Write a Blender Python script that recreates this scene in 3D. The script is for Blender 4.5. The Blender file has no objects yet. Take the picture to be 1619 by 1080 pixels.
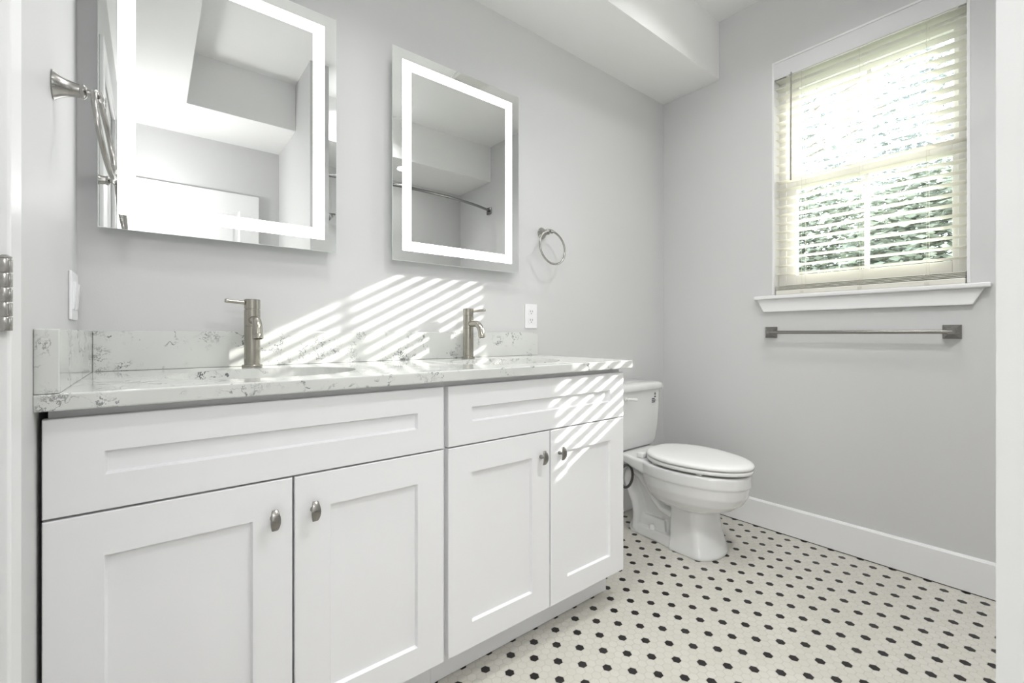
import bpy, bmesh, math, random
from mathutils import Vector, Matrix
random.seed(7)
PI = math.pi
S = bpy.context.scene
COL = S.collection

# ------------------------------------------------------------------ camera
YAW = math.radians(51.3327)                     # angle of the view from +X
cam_data = bpy.data.cameras.new('camera')
cam_data.sensor_width = 36.0
cam_data.lens = 36.0 * 714.88 / 1619.0
cam_data.shift_y = (528.5 - 540.0) / 1619.0
cam_data.clip_start = 0.02
cam = bpy.data.objects.new('camera', cam_data)
COL.objects.link(cam)
cam.location = (0, 0, 1.0)
cam.rotation_euler = (PI / 2, 0, YAW - PI / 2)
S.camera = cam

# ------------------------------------------------------------------ exposure
S.view_settings.view_transform = 'Standard'
S.view_settings.look = 'None'
S.view_settings.gamma = 1.0
S.view_settings.use_curve_mapping = False
S.view_settings.exposure = 0.56

# ------------------------------------------------------------------ sky
W = bpy.data.worlds.new('sky')
S.world = W
W.use_nodes = True
wn = W.node_tree.nodes
wn['Background'].inputs[0].default_value = (0.86, 0.93, 1.0, 1)
wn['Background'].inputs[1].default_value = 4.3

# ------------------------------------------------------------------ sun and lamps
SUN_A, SUN_B, SUN_C = 1.0, 0.481, 0.515         # travels -X, +Y, -Z
sd = bpy.data.lights.new('sun', 'SUN')
sd.energy = 11.0
sd.angle = math.radians(0.53)
sd.color = (1.0, 0.97, 0.92)
sun = bpy.data.objects.new('sun', sd)
COL.objects.link(sun)
sun.location = (6, -2.5, 4)
sun.rotation_euler = Vector((-SUN_A, SUN_B, -SUN_C)).to_track_quat('-Z', 'Y').to_euler()


def area(name, loc, size, watts, direction=(0, 0, -1), color=(1, 1, 1), shape='DISK', size_y=None, spread=180.0):
    l = bpy.data.lights.new(name, 'AREA')
    l.energy = watts
    l.shape = shape
    l.size = size
    if size_y:
        l.size_y = size_y
    l.color = color
    l.spread = math.radians(spread)
    o = bpy.data.objects.new(name, l)
    COL.objects.link(o)
    o.location = loc
    o.rotation_euler = Vector(direction).to_track_quat('-Z', 'Y').to_euler()
    return o


XL_HALL = -0.42
area('ceiling_fill', (0.62, 0.86, 2.735), 0.28, 3.4, spread=110)  # added fill lights without fixtures, kept out of the mirrors' view
area('ceiling_fill', (1.14, -0.06, 2.735), 0.16, 9.0, spread=135)
area('ceiling_fill', (1.80, 0.74, 2.735), 0.22, 3.0, spread=133)
area('shower_lamp', (1.677, -0.48, 2.404), 0.08, 1.2)
# added fill light at the hall doorway, standing in for unseen hall daylight
area('hall_fill', (XL_HALL, -0.42, 1.08), 0.62, 4.0, direction=(0.40, 0.9, 0.12), shape='RECTANGLE', size_y=1.90)
pl = bpy.data.lights.new('entry_fill', 'POINT')  # added unseen point light that fills the entry and cabinet fronts
pl.energy = 9.0
pl.shadow_soft_size = 0.05
po = bpy.data.objects.new('entry_fill', pl)
COL.objects.link(po)
po.location = (-0.085, -0.46, 1.85)
# portal: guides the sky's own light through the window
pt = area('window_portal', (2.68, 0.615, 1.78), 0.70, 1.0, direction=(-1, 0, 0), shape='RECTANGLE', size_y=1.20)
pt.data.cycles.is_portal = True

# ------------------------------------------------------------------ room measures
XL, XR = -0.1459, 2.4816
YW, YB = 1.6012, -0.84
ZC, ZS, YS = 2.7436, 2.421, 1.2491
WT = 0.16
WY0, WY1, WZ0, WZ1 = 0.264, 0.968, 1.182, 2.376   # window opening


# ------------------------------------------------------------------ materials
def new_mat(name):
    m = bpy.data.materials.new(name)
    m.use_nodes = True
    nt = m.node_tree
    return m, nt, nt.nodes['Principled BSDF']


def paint(name, color, rough=0.5, metal=0.0, spec=0.5, bump=0.0, bscale=200.0, aniso=None, coat=0.0):
    m, nt, b = new_mat(name)
    b.inputs['Base Color'].default_value = (*color, 1)
    b.inputs['Roughness'].default_value = rough
    b.inputs['Metallic'].default_value = metal
    b.inputs['Specular IOR Level'].default_value = spec
    if coat:
        b.inputs['Coat Weight'].default_value = coat
        b.inputs['Coat Roughness'].default_value = 0.05
    if bump:
        tc = nt.nodes.new('ShaderNodeTexCoord')
        n = nt.nodes.new('ShaderNodeTexNoise')
        n.inputs['Scale'].default_value = bscale
        n.inputs['Detail'].default_value = 3
        nt.links.new(tc.outputs['Object'], n.inputs['Vector'])
        bp = nt.nodes.new('ShaderNodeBump')
        bp.inputs['Strength'].default_value = bump
        bp.inputs['Distance'].default_value = 0.002
        nt.links.new(n.outputs['Fac'], bp.inputs['Height'])
        nt.links.new(bp.outputs['Normal'], b.inputs['Normal'])
    return m


def brushed(name, color, rough, stretch):
    m, nt, b = new_mat(name)
    tc = nt.nodes.new('ShaderNodeTexCoord')
    mp = nt.nodes.new('ShaderNodeMapping')
    mp.inputs['Scale'].default_value = stretch
    n = nt.nodes.new('ShaderNodeTexNoise')
    n.inputs['Scale'].default_value = 60
    n.inputs['Detail'].default_value = 4
    nt.links.new(tc.outputs['Object'], mp.inputs['Vector'])
    nt.links.new(mp.outputs['Vector'], n.inputs['Vector'])
    mr = nt.nodes.new('ShaderNodeMapRange')
    mr.inputs['To Min'].default_value = rough - 0.06
    mr.inputs['To Max'].default_value = rough + 0.08
    nt.links.new(n.outputs['Fac'], mr.inputs['Value'])
    nt.links.new(mr.outputs['Result'], b.inputs['Roughness'])
    b.inputs['Base Color'].default_value = (*color, 1)
    b.inputs['Metallic'].default_value = 1.0
    return m


M_WALL = paint('wall_paint', (0.645, 0.645, 0.643), 0.55, bump=0.06, bscale=260)
M_CEIL = paint('ceiling_paint', (0.87, 0.87, 0.865), 0.7, bump=0.06, bscale=200)
M_TRIM = paint('white_trim_paint', (0.84, 0.84, 0.84), 0.35)
M_CAB = paint('white_cabinet_paint', (0.87, 0.87, 0.88), 0.38)
M_GAP = paint('cabinet_interior', (0.45, 0.44, 0.42), 0.7)
M_PORC = paint('white_porcelain', (0.74, 0.74, 0.735), 0.12, coat=0.6)
M_SINK = paint('sink_porcelain', (0.84, 0.84, 0.82), 0.12, coat=0.5)
M_SEAT = paint('white_plastic_seat', (0.82, 0.82, 0.81), 0.25)
M_PLATE = paint('white_plastic', (0.86, 0.86, 0.87), 0.3)
M_NICK = brushed('brushed_nickel', (0.41, 0.39, 0.345), 0.22, (1, 1, 12))
M_NICKD = brushed('satin_nickel', (0.29, 0.28, 0.26), 0.28, (1, 1, 8))
M_NICKL = brushed('pale_nickel', (0.40, 0.39, 0.37), 0.24, (1, 1, 8))
M_STEEL = paint('rod_chrome', (0.30, 0.30, 0.30), 0.2, metal=1.0)
M_VALANCE = paint('white_valance', (0.71, 0.71, 0.72), 0.4)
M_DARK = paint('dark_slot', (0.03, 0.03, 0.03), 0.6)
M_INK = paint('grey_print', (0.10, 0.10, 0.12), 0.6)
M_HOSE = paint('braided_hose', (0.05, 0.048, 0.045), 0.5, bump=0.8, bscale=600)
M_CORD = paint('blind_cord', (0.74, 0.72, 0.64), 0.8)
M_EDGE = paint('mirror_edge', (0.78, 0.84, 0.81), 0.15)
M_HOUSE = paint('mirror_housing', (0.82, 0.83, 0.84), 0.4)
M_VINYL = paint('window_vinyl', (0.91, 0.905, 0.87), 0.35)
M_VENTM = paint('vent_enamel', (0.80, 0.80, 0.78), 0.4)
M_GAP_SHADE = paint('painted_gap_shade', (0.05, 0.045, 0.04), 0.9)  # near-black colour for the shadow line under the baseboard

m, nt, b = new_mat('mirror_silver')
b.inputs['Base Color'].default_value = (0.90, 0.915, 0.905, 1)
b.inputs['Metallic'].default_value = 1.0
b.inputs['Roughness'].default_value = 0.0
M_MIRROR = m


def emit(name, color, strength):
    m, nt, b = new_mat(name)
    b.inputs['Base Color'].default_value = (0.9, 0.9, 0.9, 1)
    b.inputs['Roughness'].default_value = 0.4
    b.inputs['Emission Color'].default_value = (*color, 1)
    b.inputs['Emission Strength'].default_value = strength
    return m


M_LED = emit('frosted_light_band', (1.0, 1.0, 1.0), 2.8)
M_LENS = emit('downlight_lens', (1.0, 0.98, 0.95), 6.0)

# slats and other blind vinyl let a little light through
m, nt, b = new_mat('blind_slat_vinyl')
b.inputs['Base Color'].default_value = (0.91, 0.905, 0.86, 1)
b.inputs['Roughness'].default_value = 0.4
tr = nt.nodes.new('ShaderNodeBsdfTranslucent')
tr.inputs['Color'].default_value = (0.92, 0.90, 0.84, 1)
mx = nt.nodes.new('ShaderNodeMixShader')
mx.inputs['Fac'].default_value = 0.42
nt.links.new(b.outputs[0], mx.inputs[1])
nt.links.new(tr.outputs[0], mx.inputs[2])
nt.links.new(mx.outputs[0], nt.nodes['Material Output'].inputs[0])
M_SLAT = m
M_RAIL = paint('blind_rail_vinyl', (0.84, 0.82, 0.74), 0.45)

# window glass: clear, lets the sun through
m, nt, b = new_mat('window_glass')
tp = nt.nodes.new('ShaderNodeBsdfTransparent')
tp.inputs['Color'].default_value = (0.97, 0.985, 0.975, 1)
gl = nt.nodes.new('ShaderNodeBsdfGlossy')
gl.inputs['Roughness'].default_value = 0.02
fr = nt.nodes.new('ShaderNodeFresnel')
fr.inputs['IOR'].default_value = 1.35
mx = nt.nodes.new('ShaderNodeMixShader')
nt.links.new(fr.outputs[0], mx.inputs[0])
nt.links.new(tp.outputs[0], mx.inputs[1])
nt.links.new(gl.outputs[0], mx.inputs[2])
nt.links.new(mx.outputs[0], nt.nodes['Material Output'].inputs[0])
M_GLASS = m


# white quartz with grey veining
def quartz():
    m, nt, b = new_mat('veined_white_quartz')
    L = nt.links.new
    tc = nt.nodes.new('ShaderNodeTexCoord')
    nz = nt.nodes.new('ShaderNodeTexNoise')
    nz.inputs['Scale'].default_value = 9
    nz.inputs['Detail'].default_value = 5
    nz.inputs['Roughness'].default_value = 0.65
    L(tc.outputs['Object'], nz.inputs['Vector'])
    sc = nt.nodes.new('ShaderNodeVectorMath'); sc.operation = 'SCALE'
    sc.inputs['Scale'].default_value = 0.22
    L(nz.outputs['Color'], sc.inputs[0])
    ad = nt.nodes.new('ShaderNodeVectorMath'); ad.operation = 'ADD'
    L(tc.outputs['Object'], ad.inputs[0]); L(sc.outputs[0], ad.inputs[1])

    def vein(scale, width, seed):
        n = nt.nodes.new('ShaderNodeTexNoise')
        n.noise_dimensions = '4D'
        n.inputs['W'].default_value = seed
        n.inputs['Scale'].default_value = scale
        n.inputs['Detail'].default_value = 6
        n.inputs['Roughness'].default_value = 0.55
        L(ad.outputs[0], n.inputs['Vector'])
        s1 = nt.nodes.new('ShaderNodeMath'); s1.operation = 'SUBTRACT'; s1.inputs[1].default_value = 0.5
        L(n.outputs['Fac'], s1.inputs[0])
        ab = nt.nodes.new('ShaderNodeMath'); ab.operation = 'ABSOLUTE'
        L(s1.outputs[0], ab.inputs[0])
        mr = nt.nodes.new('ShaderNodeMapRange')
        mr.interpolation_type = 'SMOOTHSTEP'
        mr.inputs['From Min'].default_value = 0.0
        mr.inputs['From Max'].default_value = width
        mr.inputs['To Min'].default_value = 1.0
        mr.inputs['To Max'].default_value = 0.0
        L(ab.outputs[0], mr.inputs['Value'])
        return mr.outputs['Result']

    def mask(scale, lo, hi, seed):
        n = nt.nodes.new('ShaderNodeTexNoise')
        n.noise_dimensions = '4D'
        n.inputs['W'].default_value = seed
        n.inputs['Scale'].default_value = scale
        n.inputs['Detail'].default_value = 2
        L(tc.outputs['Object'], n.inputs['Vector'])
        mr = nt.nodes.new('ShaderNodeMapRange')
        mr.interpolation_type = 'SMOOTHSTEP'
        mr.inputs['From Min'].default_value = lo
        mr.inputs['From Max'].default_value = hi
        L(n.outputs['Fac'], mr.inputs['Value'])
        return mr.outputs['Result']

    def mul(a, b_):
        k = nt.nodes.new('ShaderNodeMath'); k.operation = 'MULTIPLY'
        L(a, k.inputs[0])
        if isinstance(b_, float):
            k.inputs[1].default_value = b_
        else:
            L(b_, k.inputs[1])
        return k.outputs[0]

    v1 = mul(mul(vein(8.0, 0.016, 1.3), mask(13.0, 0.50, 0.60, 4.0)), 0.95)
    v2 = mul(mul(vein(17.0, 0.020, 7.7), mask(10.0, 0.48, 0.62, 9.0)), 0.80)
    v3 = mul(mask(4.0, 0.45, 0.75, 2.0), 0.10)
    mx1 = nt.nodes.new('ShaderNodeMath'); mx1.operation = 'MAXIMUM'
    L(v1, mx1.inputs[0]); L(v2, mx1.inputs[1])
    mx2 = nt.nodes.new('ShaderNodeMath'); mx2.operation = 'ADD'; mx2.use_clamp = True
    L(mx1.outputs[0], mx2.inputs[0]); L(v3, mx2.inputs[1])
    mix = nt.nodes.new('ShaderNodeMix'); mix.data_type = 'RGBA'
    mix.inputs[6].default_value = (0.67, 0.68, 0.655, 1)
    mix.inputs[7].default_value = (0.10, 0.11, 0.12, 1)
    L(mx2.outputs[0], mix.inputs[0])
    L(mix.outputs[2], b.inputs['Base Color'])
    b.inputs['Roughness'].default_value = 0.07
    return m


M_QUARTZ = quartz()


# hexagon mosaic floor: black hexagons, one for every sixteen white ones
def hex_floor():
    m, nt, b = new_mat('hexagon_mosaic_tile')
    L = nt.links.new
    P = 0.0278                                    # tile pitch
    R3 = math.sqrt(3.0)
    OX, OY = 0.8772, 1.1025                       # centre of one black tile

    def mth(op, a, b_=None, c=None):
        k = nt.nodes.new('ShaderNodeMath'); k.operation = op
        for i, v in enumerate((a, b_, c)):
            if v is None:
                continue
            if isinstance(v, (int, float)):
                k.inputs[i].default_value = v
            else:
                L(v, k.inputs[i])
        return k.outputs[0]

    tc = nt.nodes.new('ShaderNodeTexCoord')
    sp = nt.nodes.new('ShaderNodeSeparateXYZ')
    L(tc.outputs['Object'], sp.inputs[0])
    x = mth('SUBTRACT', sp.outputs[0], OX)
    y = mth('SUBTRACT', sp.outputs[1], OY)
    sx, sy = R3 * P, P

    def cell(v, s, off):
        q = mth('ADD', v, off)
        k = mth('FLOOR', mth('DIVIDE', q, s))
        r = mth('SUBTRACT', mth('SUBTRACT', q, mth('MULTIPLY', k, s)), s * 0.5)
        return r
    ax, ay = cell(x, sx, sx * 0.5), cell(y, sy, sy * 0.5)
    bx_, by_ = cell(x, sx, 0.0), cell(y, sy, 0.0)
    da = mth('ADD', mth('MULTIPLY', ax, ax), mth('MULTIPLY', ay, ay))
    db = mth('ADD', mth('MULTIPLY', bx_, bx_), mth('MULTIPLY', by_, by_))
    pick = mth('LESS_THAN', da, db)
    inv = mth('SUBTRACT', 1.0, pick)
    gx = mth('ADD', mth('MULTIPLY', ax, pick), mth('MULTIPLY', bx_, inv))
    gy = mth('ADD', mth('MULTIPLY', ay, pick), mth('MULTIPLY', by_, inv))
    agx, agy = mth('ABSOLUTE', gx), mth('ABSOLUTE', gy)
    hd = mth('MAXIMUM', agy, mth('ADD', mth('MULTIPLY', agx, R3 / 2), mth('MULTIPLY', agy, 0.5)))
    cx = mth('SUBTRACT', x, gx)
    cy = mth('SUBTRACT', y, gy)
    u = mth('DIVIDE', cx, R3 * P * 1.0)
    v = mth('DIVIDE', cy, P * 2.0)
    h1 = mth('MULTIPLY', mth('ADD', u, v), 0.5)
    h2 = mth('MULTIPLY', mth('SUBTRACT', u, v), 0.5)

    def isint(q):
        f = mth('FRACT', mth('ADD', q, 0.5))
        return mth('LESS_THAN', mth('ABSOLUTE', mth('SUBTRACT', f, 0.5)), 0.06)
    black = mth('MULTIPLY', isint(h1), isint(h2))
    grout = nt.nodes.new('ShaderNodeMapRange')
    grout.inputs['From Min'].default_value = P * 0.5 - 0.0016
    grout.inputs['From Max'].default_value = P * 0.5 - 0.0008
    L(hd, grout.inputs['Value'])
    # colour variation between tiles
    cb = nt.nodes.new('ShaderNodeCombineXYZ')
    L(cx, cb.inputs[0]); L(cy, cb.inputs[1])
    wn_ = nt.nodes.new('ShaderNodeTexWhiteNoise')
    sc = nt.nodes.new('ShaderNodeVectorMath'); sc.operation = 'SCALE'; sc.inputs['Scale'].default_value = 37.0
    L(cb.outputs[0], sc.inputs[0])
    sn = nt.nodes.new('ShaderNodeVectorMath'); sn.operation = 'SNAP'
    sn.inputs[1].default_value = (0.2, 0.2, 0.2)
    L(sc.outputs[0], sn.inputs[0])
    L(sn.outputs[0], wn_.inputs['Vector'])
    blot = nt.nodes.new('ShaderNodeTexNoise')
    blot.inputs['Scale'].default_value = 5.0
    blot.inputs['Detail'].default_value = 3
    L(tc.outputs['Object'], blot.inputs['Vector'])
    va = mth('ADD', mth('MULTIPLY', wn_.outputs['Value'], 0.35), mth('MULTIPLY', blot.outputs['Fac'], 0.9))
    mixw = nt.nodes.new('ShaderNodeMix'); mixw.data_type = 'RGBA'
    mixw.inputs[6].default_value = (0.55, 0.53, 0.465, 1)
    mixw.inputs[7].default_value = (0.63, 0.615, 0.56, 1)
    L(va, mixw.inputs[0])
    mixb = nt.nodes.new('ShaderNodeMix'); mixb.data_type = 'RGBA'
    mixb.inputs[7].default_value = (0.012, 0.010, 0.010, 1)
    L(black, mixb.inputs[0]); L(mixw.outputs[2], mixb.inputs[6])
    mixg = nt.nodes.new('ShaderNodeMix'); mixg.data_type = 'RGBA'
    mixg.inputs[7].default_value = (0.53, 0.51, 0.45, 1)
    L(grout.outputs['Result'], mixg.inputs[0]); L(mixb.outputs[2], mixg.inputs[6])
    L(mixg.outputs[2], b.inputs['Base Color'])
    b.inputs['Roughness'].default_value = 0.38
    bp = nt.nodes.new('ShaderNodeBump')
    bp.inputs['Strength'].default_value = 0.35
    bp.inputs['Distance'].default_value = 0.001
    L(mth('SUBTRACT', 1.0, grout.outputs['Result']), bp.inputs['Height'])
    L(bp.outputs['Normal'], b.inputs['Normal'])
    return m


M_FLOOR = hex_floor()


def foliage(name, dark, light, scale):
    m, nt, b = new_mat(name)
    tc = nt.nodes.new('ShaderNodeTexCoord')
    n = nt.nodes.new('ShaderNodeTexNoise')
    n.inputs['Scale'].default_value = scale
    n.inputs['Detail'].default_value = 4
    nt.links.new(tc.outputs['Object'], n.inputs['Vector'])
    cr = nt.nodes.new('ShaderNodeValToRGB')
    cr.color_ramp.elements[0].position = 0.35
    cr.color_ramp.elements[0].color = (*dark, 1)
    cr.color_ramp.elements[1].position = 0.65
    cr.color_ramp.elements[1].color = (*light, 1)
    nt.links.new(n.outputs['Fac'], cr.inputs[0])
    nt.links.new(cr.outputs[0], b.inputs['Base Color'])
    b.inputs['Roughness'].default_value = 0.6
    return m


M_LEAF = foliage('hedge_leaf', (0.17, 0.195, 0.155), (0.31, 0.335, 0.27), 3.0)
M_LEAF2 = foliage('tree_leaf', (0.20, 0.22, 0.225), (0.34, 0.36, 0.36), 4.0)
M_BARK = foliage('bark', (0.16, 0.13, 0.10), (0.30, 0.26, 0.21), 12.0)
M_GRASS = foliage('lawn', (0.10, 0.17, 0.06), (0.20, 0.28, 0.11), 8.0)


# ------------------------------------------------------------------ mesh helpers
def add_box(bm, x0, x1, y0, y1, z0, z1, bev=0.0, seg=2):
    t = bmesh.new()
    bmesh.ops.create_cube(t, size=1.0)
    for v in t.verts:
        v.co = Vector(((x0 + x1) / 2 + v.co.x * (x1 - x0), (y0 + y1) / 2 + v.co.y * (y1 - y0),
                       (z0 + z1) / 2 + v.co.z * (z1 - z0)))
    if bev:
        bmesh.ops.bevel(t, geom=list(t.edges), offset=bev, segments=seg, profile=0.5, affect='EDGES')
    merge(bm, t)


def merge(bm, t, mat=None):
    me = bpy.data.meshes.new('tmp')
    if mat is not None:
        t.transform(mat)
    t.to_mesh(me)
    t.free()
    bm.from_mesh(me)
    bpy.data.meshes.remove(me)


def frame_of(d):
    d = Vector(d).normalized()
    up = Vector((0, 0, 1)) if abs(d.z) < 0.95 else Vector((1, 0, 0))
    a = d.cross(up).normalized()
    return a, d.cross(a).normalized()


def add_lathe(bm, prof, origin, axis=(0, 0, 1), n=40):
    """prof: list of (radius, distance along axis)"""
    axis = Vector(axis).normalized()
    a, b_ = frame_of(axis)
    o = Vector(origin)
    rings = []
    for r, h in prof:
        if r < 1e-6:
            rings.append([bm.verts.new(o + axis * h)])
        else:
            rings.append([bm.verts.new(o + axis * h + (a * math.cos(2 * PI * i / n) + b_ * math.sin(2 * PI * i / n)) * r)
                          for i in range(n)])
    for k in range(len(rings) - 1):
        p, q = rings[k], rings[k + 1]
        if len(p) == 1 and len(q) == 1:
            continue
        for i in range(n):
            j = (i + 1) % n
            if len(p) == 1:
                bm.faces.new((p[0], q[j], q[i]))
            elif len(q) == 1:
                bm.faces.new((p[i], p[j], q[0]))
            else:
                bm.faces.new((p[i], p[j], q[j], q[i]))


def add_tube(bm, pts, rad, n=14, closed=False, caps=True):
    pts = [Vector(p) for p in pts]
    N = len(pts)
    rads = rad if isinstance(rad, (list, tuple)) else [rad] * N
    tang = []
    for i in range(N):
        if closed:
            t = pts[(i + 1) % N] - pts[i - 1]
        else:
            t = pts[min(i + 1, N - 1)] - pts[max(i - 1, 0)]
        tang.append(t.normalized())
    a, b_ = frame_of(tang[0])
    rings = []
    for i in range(N):
        t = tang[i]
        a = (a - t * a.dot(t)).normalized()
        b_ = t.cross(a)
        rings.append([bm.verts.new(pts[i] + (a * math.cos(2 * PI * k / n) + b_ * math.sin(2 * PI * k / n)) * rads[i])
                      for k in range(n)])
    M = N if closed else N - 1
    for i in range(M):
        p, q = rings[i], rings[(i + 1) % N]
        for k in range(n):
            l = (k + 1) % n
            bm.faces.new((p[k], p[l], q[l], q[k]))
    if not closed and caps:
        bm.faces.new(rings[0][::-1])
        bm.faces.new(rings[-1])


def add_loft(bm, rings, cap0=True, cap1=True):
    vr = [[bm.verts.new(Vector(p)) for p in r] for r in rings]
    n = len(vr[0])
    for i in range(len(vr) - 1):
        for k in range(n):
            l = (k + 1) % n
            bm.faces.new((vr[i][k], vr[i][l], vr[i + 1][l], vr[i + 1][k]))
    if cap0:
        bm.faces.new(vr[0][::-1])
    if cap1:
        bm.faces.new(vr[-1])


def add_prism(bm, poly, depth_vec):
    d = Vector(depth_vec)
    add_loft(bm, [[Vector(p) for p in poly], [Vector(p) + d for p in poly]])


def obj(name, bm, mat, parent=None, smooth=None):
    bmesh.ops.recalc_face_normals(bm, faces=bm.faces)
    me = bpy.data.meshes.new(name)
    bm.to_mesh(me)
    bm.free()
    me.materials.append(mat)
    if smooth is not None:
        for p in me.polygons:
            p.use_smooth = True
        me.set_sharp_from_angle(angle=math.radians(smooth))
    o = bpy.data.objects.new(name, me)
    COL.objects.link(o)
    if parent:
        o.parent = parent
        if parent.parent is None:
            o.matrix_parent_inverse = parent.matrix_basis.inverted()
        # meshes are built in world coordinates, so a mesh parent stands at the origin
    return o


def bake(o):
    """apply the modifiers of o into its mesh"""
    dg = bpy.context.evaluated_depsgraph_get()
    me = bpy.data.meshes.new_from_object(o.evaluated_get(dg))
    old = o.data
    o.modifiers.clear()
    o.data = me
    bpy.data.meshes.remove(old)


def tag(o, label, cat, group=None):
    o['label'] = label
    o['category'] = cat
    if group:
        o['group'] = group
    return o


def thing(name, label, cat, loc, group=None):
    o = bpy.data.objects.new(name, None)
    o.empty_display_size = 0.05
    COL.objects.link(o)
    o.location = loc
    return tag(o, label, cat, group)


def struct(name, bm, mat, parent=None, smooth=None):
    o = obj(name, bm, mat, parent, smooth)
    if parent is None:
        o['kind'] = 'structure'
    return o


def box_struct(name, x0, x1, y0, y1, z0, z1, mat, parent=None, bev=0.0):
    bm = bmesh.new()
    add_box(bm, x0, x1, y0, y1, z0, z1, bev)
    return struct(name, bm, mat, parent)


def arc(cx, cy, r, a0, a1, n):
    return [(cx + r * math.cos(a0 + (a1 - a0) * i / n), cy + r * math.sin(a0 + (a1 - a0) * i / n)) for i in range(n + 1)]


def rrect(x0, x1, y0, y1, r, n=6):
    return (arc(x1 - r, y1 - r, r, 0, PI / 2, n) + arc(x0 + r, y1 - r, r, PI / 2, PI, n) +
            arc(x0 + r, y0 + r, r, PI, 1.5 * PI, n) + arc(x1 - r, y0 + r, r, 1.5 * PI, 2 * PI, n))


# ------------------------------------------------------------------ room shell
box_struct('floor', XL - 1.20, XR + WT, -1.58, YW + 0.12, -0.10, 0.0, M_FLOOR)
box_struct('ceiling', XL - 0.12, XR + WT, YB - 0.12, YW + 0.12, ZC, ZC + 0.10, M_CEIL)
box_struct('wall_back', XL - 0.12, XR + WT, YW, YW + 0.12, 0, ZC, M_WALL)
box_struct('wall_front', XL - 0.12, XR + WT, YB - 0.12, YB, 0, ZC, M_WALL)
box_struct('wall_wing', 0.795, 0.910, YB, 0.061, 0, ZC, M_WALL)
bm = bmesh.new()                                  # window wall, in four blocks round the opening
add_box(bm, XR, XR + WT, YB, WY0, 0, ZC)
add_box(bm, XR, XR + WT, WY1, YW, 0, ZC)
add_box(bm, XR, XR + WT, WY0, WY1, 0, WZ0)
add_box(bm, XR, XR + WT, WY0, WY1, WZ1, ZC)
struct('wall_right', bm, M_WALL)
DY0, DY1, DZ = 0.195, 0.8085, 2.035              # closet door in the left wall
HY0, HY1 = -0.79, -0.015                          # open doorway to the hall, beside it
bm = bmesh.new()
add_box(bm, XL - 0.12, XL, YB, HY0, 0, ZC)
add_box(bm, XL - 0.12, XL, HY1, DY0, 0, ZC)
add_box(bm, XL - 0.12, XL, DY1, YW, 0, ZC)
add_box(bm, XL - 0.12, XL, DY0, DY1, DZ, ZC)
add_box(bm, XL - 0.12, XL, HY0, HY1, DZ, ZC)
struct('wall_left', bm, M_WALL)
bm = bmesh.new()                                  # pale hall beyond the doorway
add_box(bm, XL - 1.20, XL - 1.12, -1.5, 0.8, 0, 2.45)
add_box(bm, XL - 1.12, XL - 0.12, -1.58, -1.5, 0, 2.45)
add_box(bm, XL - 1.12, XL - 0.12, 0.8, 0.88, 0, 2.45)
add_box(bm, XL - 1.12, XL - 0.12, -1.5, 0.8, 2.45, 2.50)
struct('wall_hall', bm, M_WALL)
# dropped soffits: over the vanity, along the left wall, over tub and entry
box_struct('ceiling_soffit_vanity', XL, XR, YS, YW, ZS, ZC, M_CEIL)
box_struct('ceiling_soffit_left', XL, 0.174, -0.31, YS, ZS, ZC, M_CEIL)
box_struct('ceiling_soffit_tub', XL, XR, YB, -0.31, ZS, ZC, M_CEIL)

bm = bmesh.new()                                  # baseboards: board with eased top
add_prism(bm, [(XR, YB, 0.004), (XR - 0.014, YB, 0.004), (XR - 0.014, YB, 0.132), (XR - 0.009, YB, 0.140), (XR, YB, 0.140)],
          (0, YW - YB, 0))
struct('baseboard_right', bm, M_TRIM)
bm = bmesh.new()
add_prism(bm, [(1.40, YW, 0.004), (1.40, YW - 0.014, 0.004), (1.40, YW - 0.014, 0.132), (1.40, YW - 0.009, 0.140), (1.40, YW, 0.140)],
          (XR - 0.014 - 1.40, 0, 0))
struct('baseboard_back', bm, M_TRIM)
box_struct('baseboard_gap_shade', XR - 0.0125, XR, YB, YW, 0.0, 0.004, M_GAP_SHADE)  # dark strip painting in the shadow line below the right baseboard

# left door: casing, leaf, middle hinge
bm = bmesh.new()
for (y0, y1, z0, z1) in ((DY1 + 0.004, DY1 + 0.066, 0, DZ + 0.066), (DY0 - 0.066, DY0 - 0.004, 0, DZ + 0.066),
                         (DY0 - 0.004, DY1 + 0.004, DZ + 0.004, DZ + 0.066),
                         (HY1, HY1 + 0.062, 0, DZ + 0.066), (HY0, HY1, DZ, DZ + 0.066)):
    add_box(bm, XL, XL + 0.013, y0, y1, z0, z1, 0.003)
struct('trim_2', bm, M_TRIM)


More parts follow.
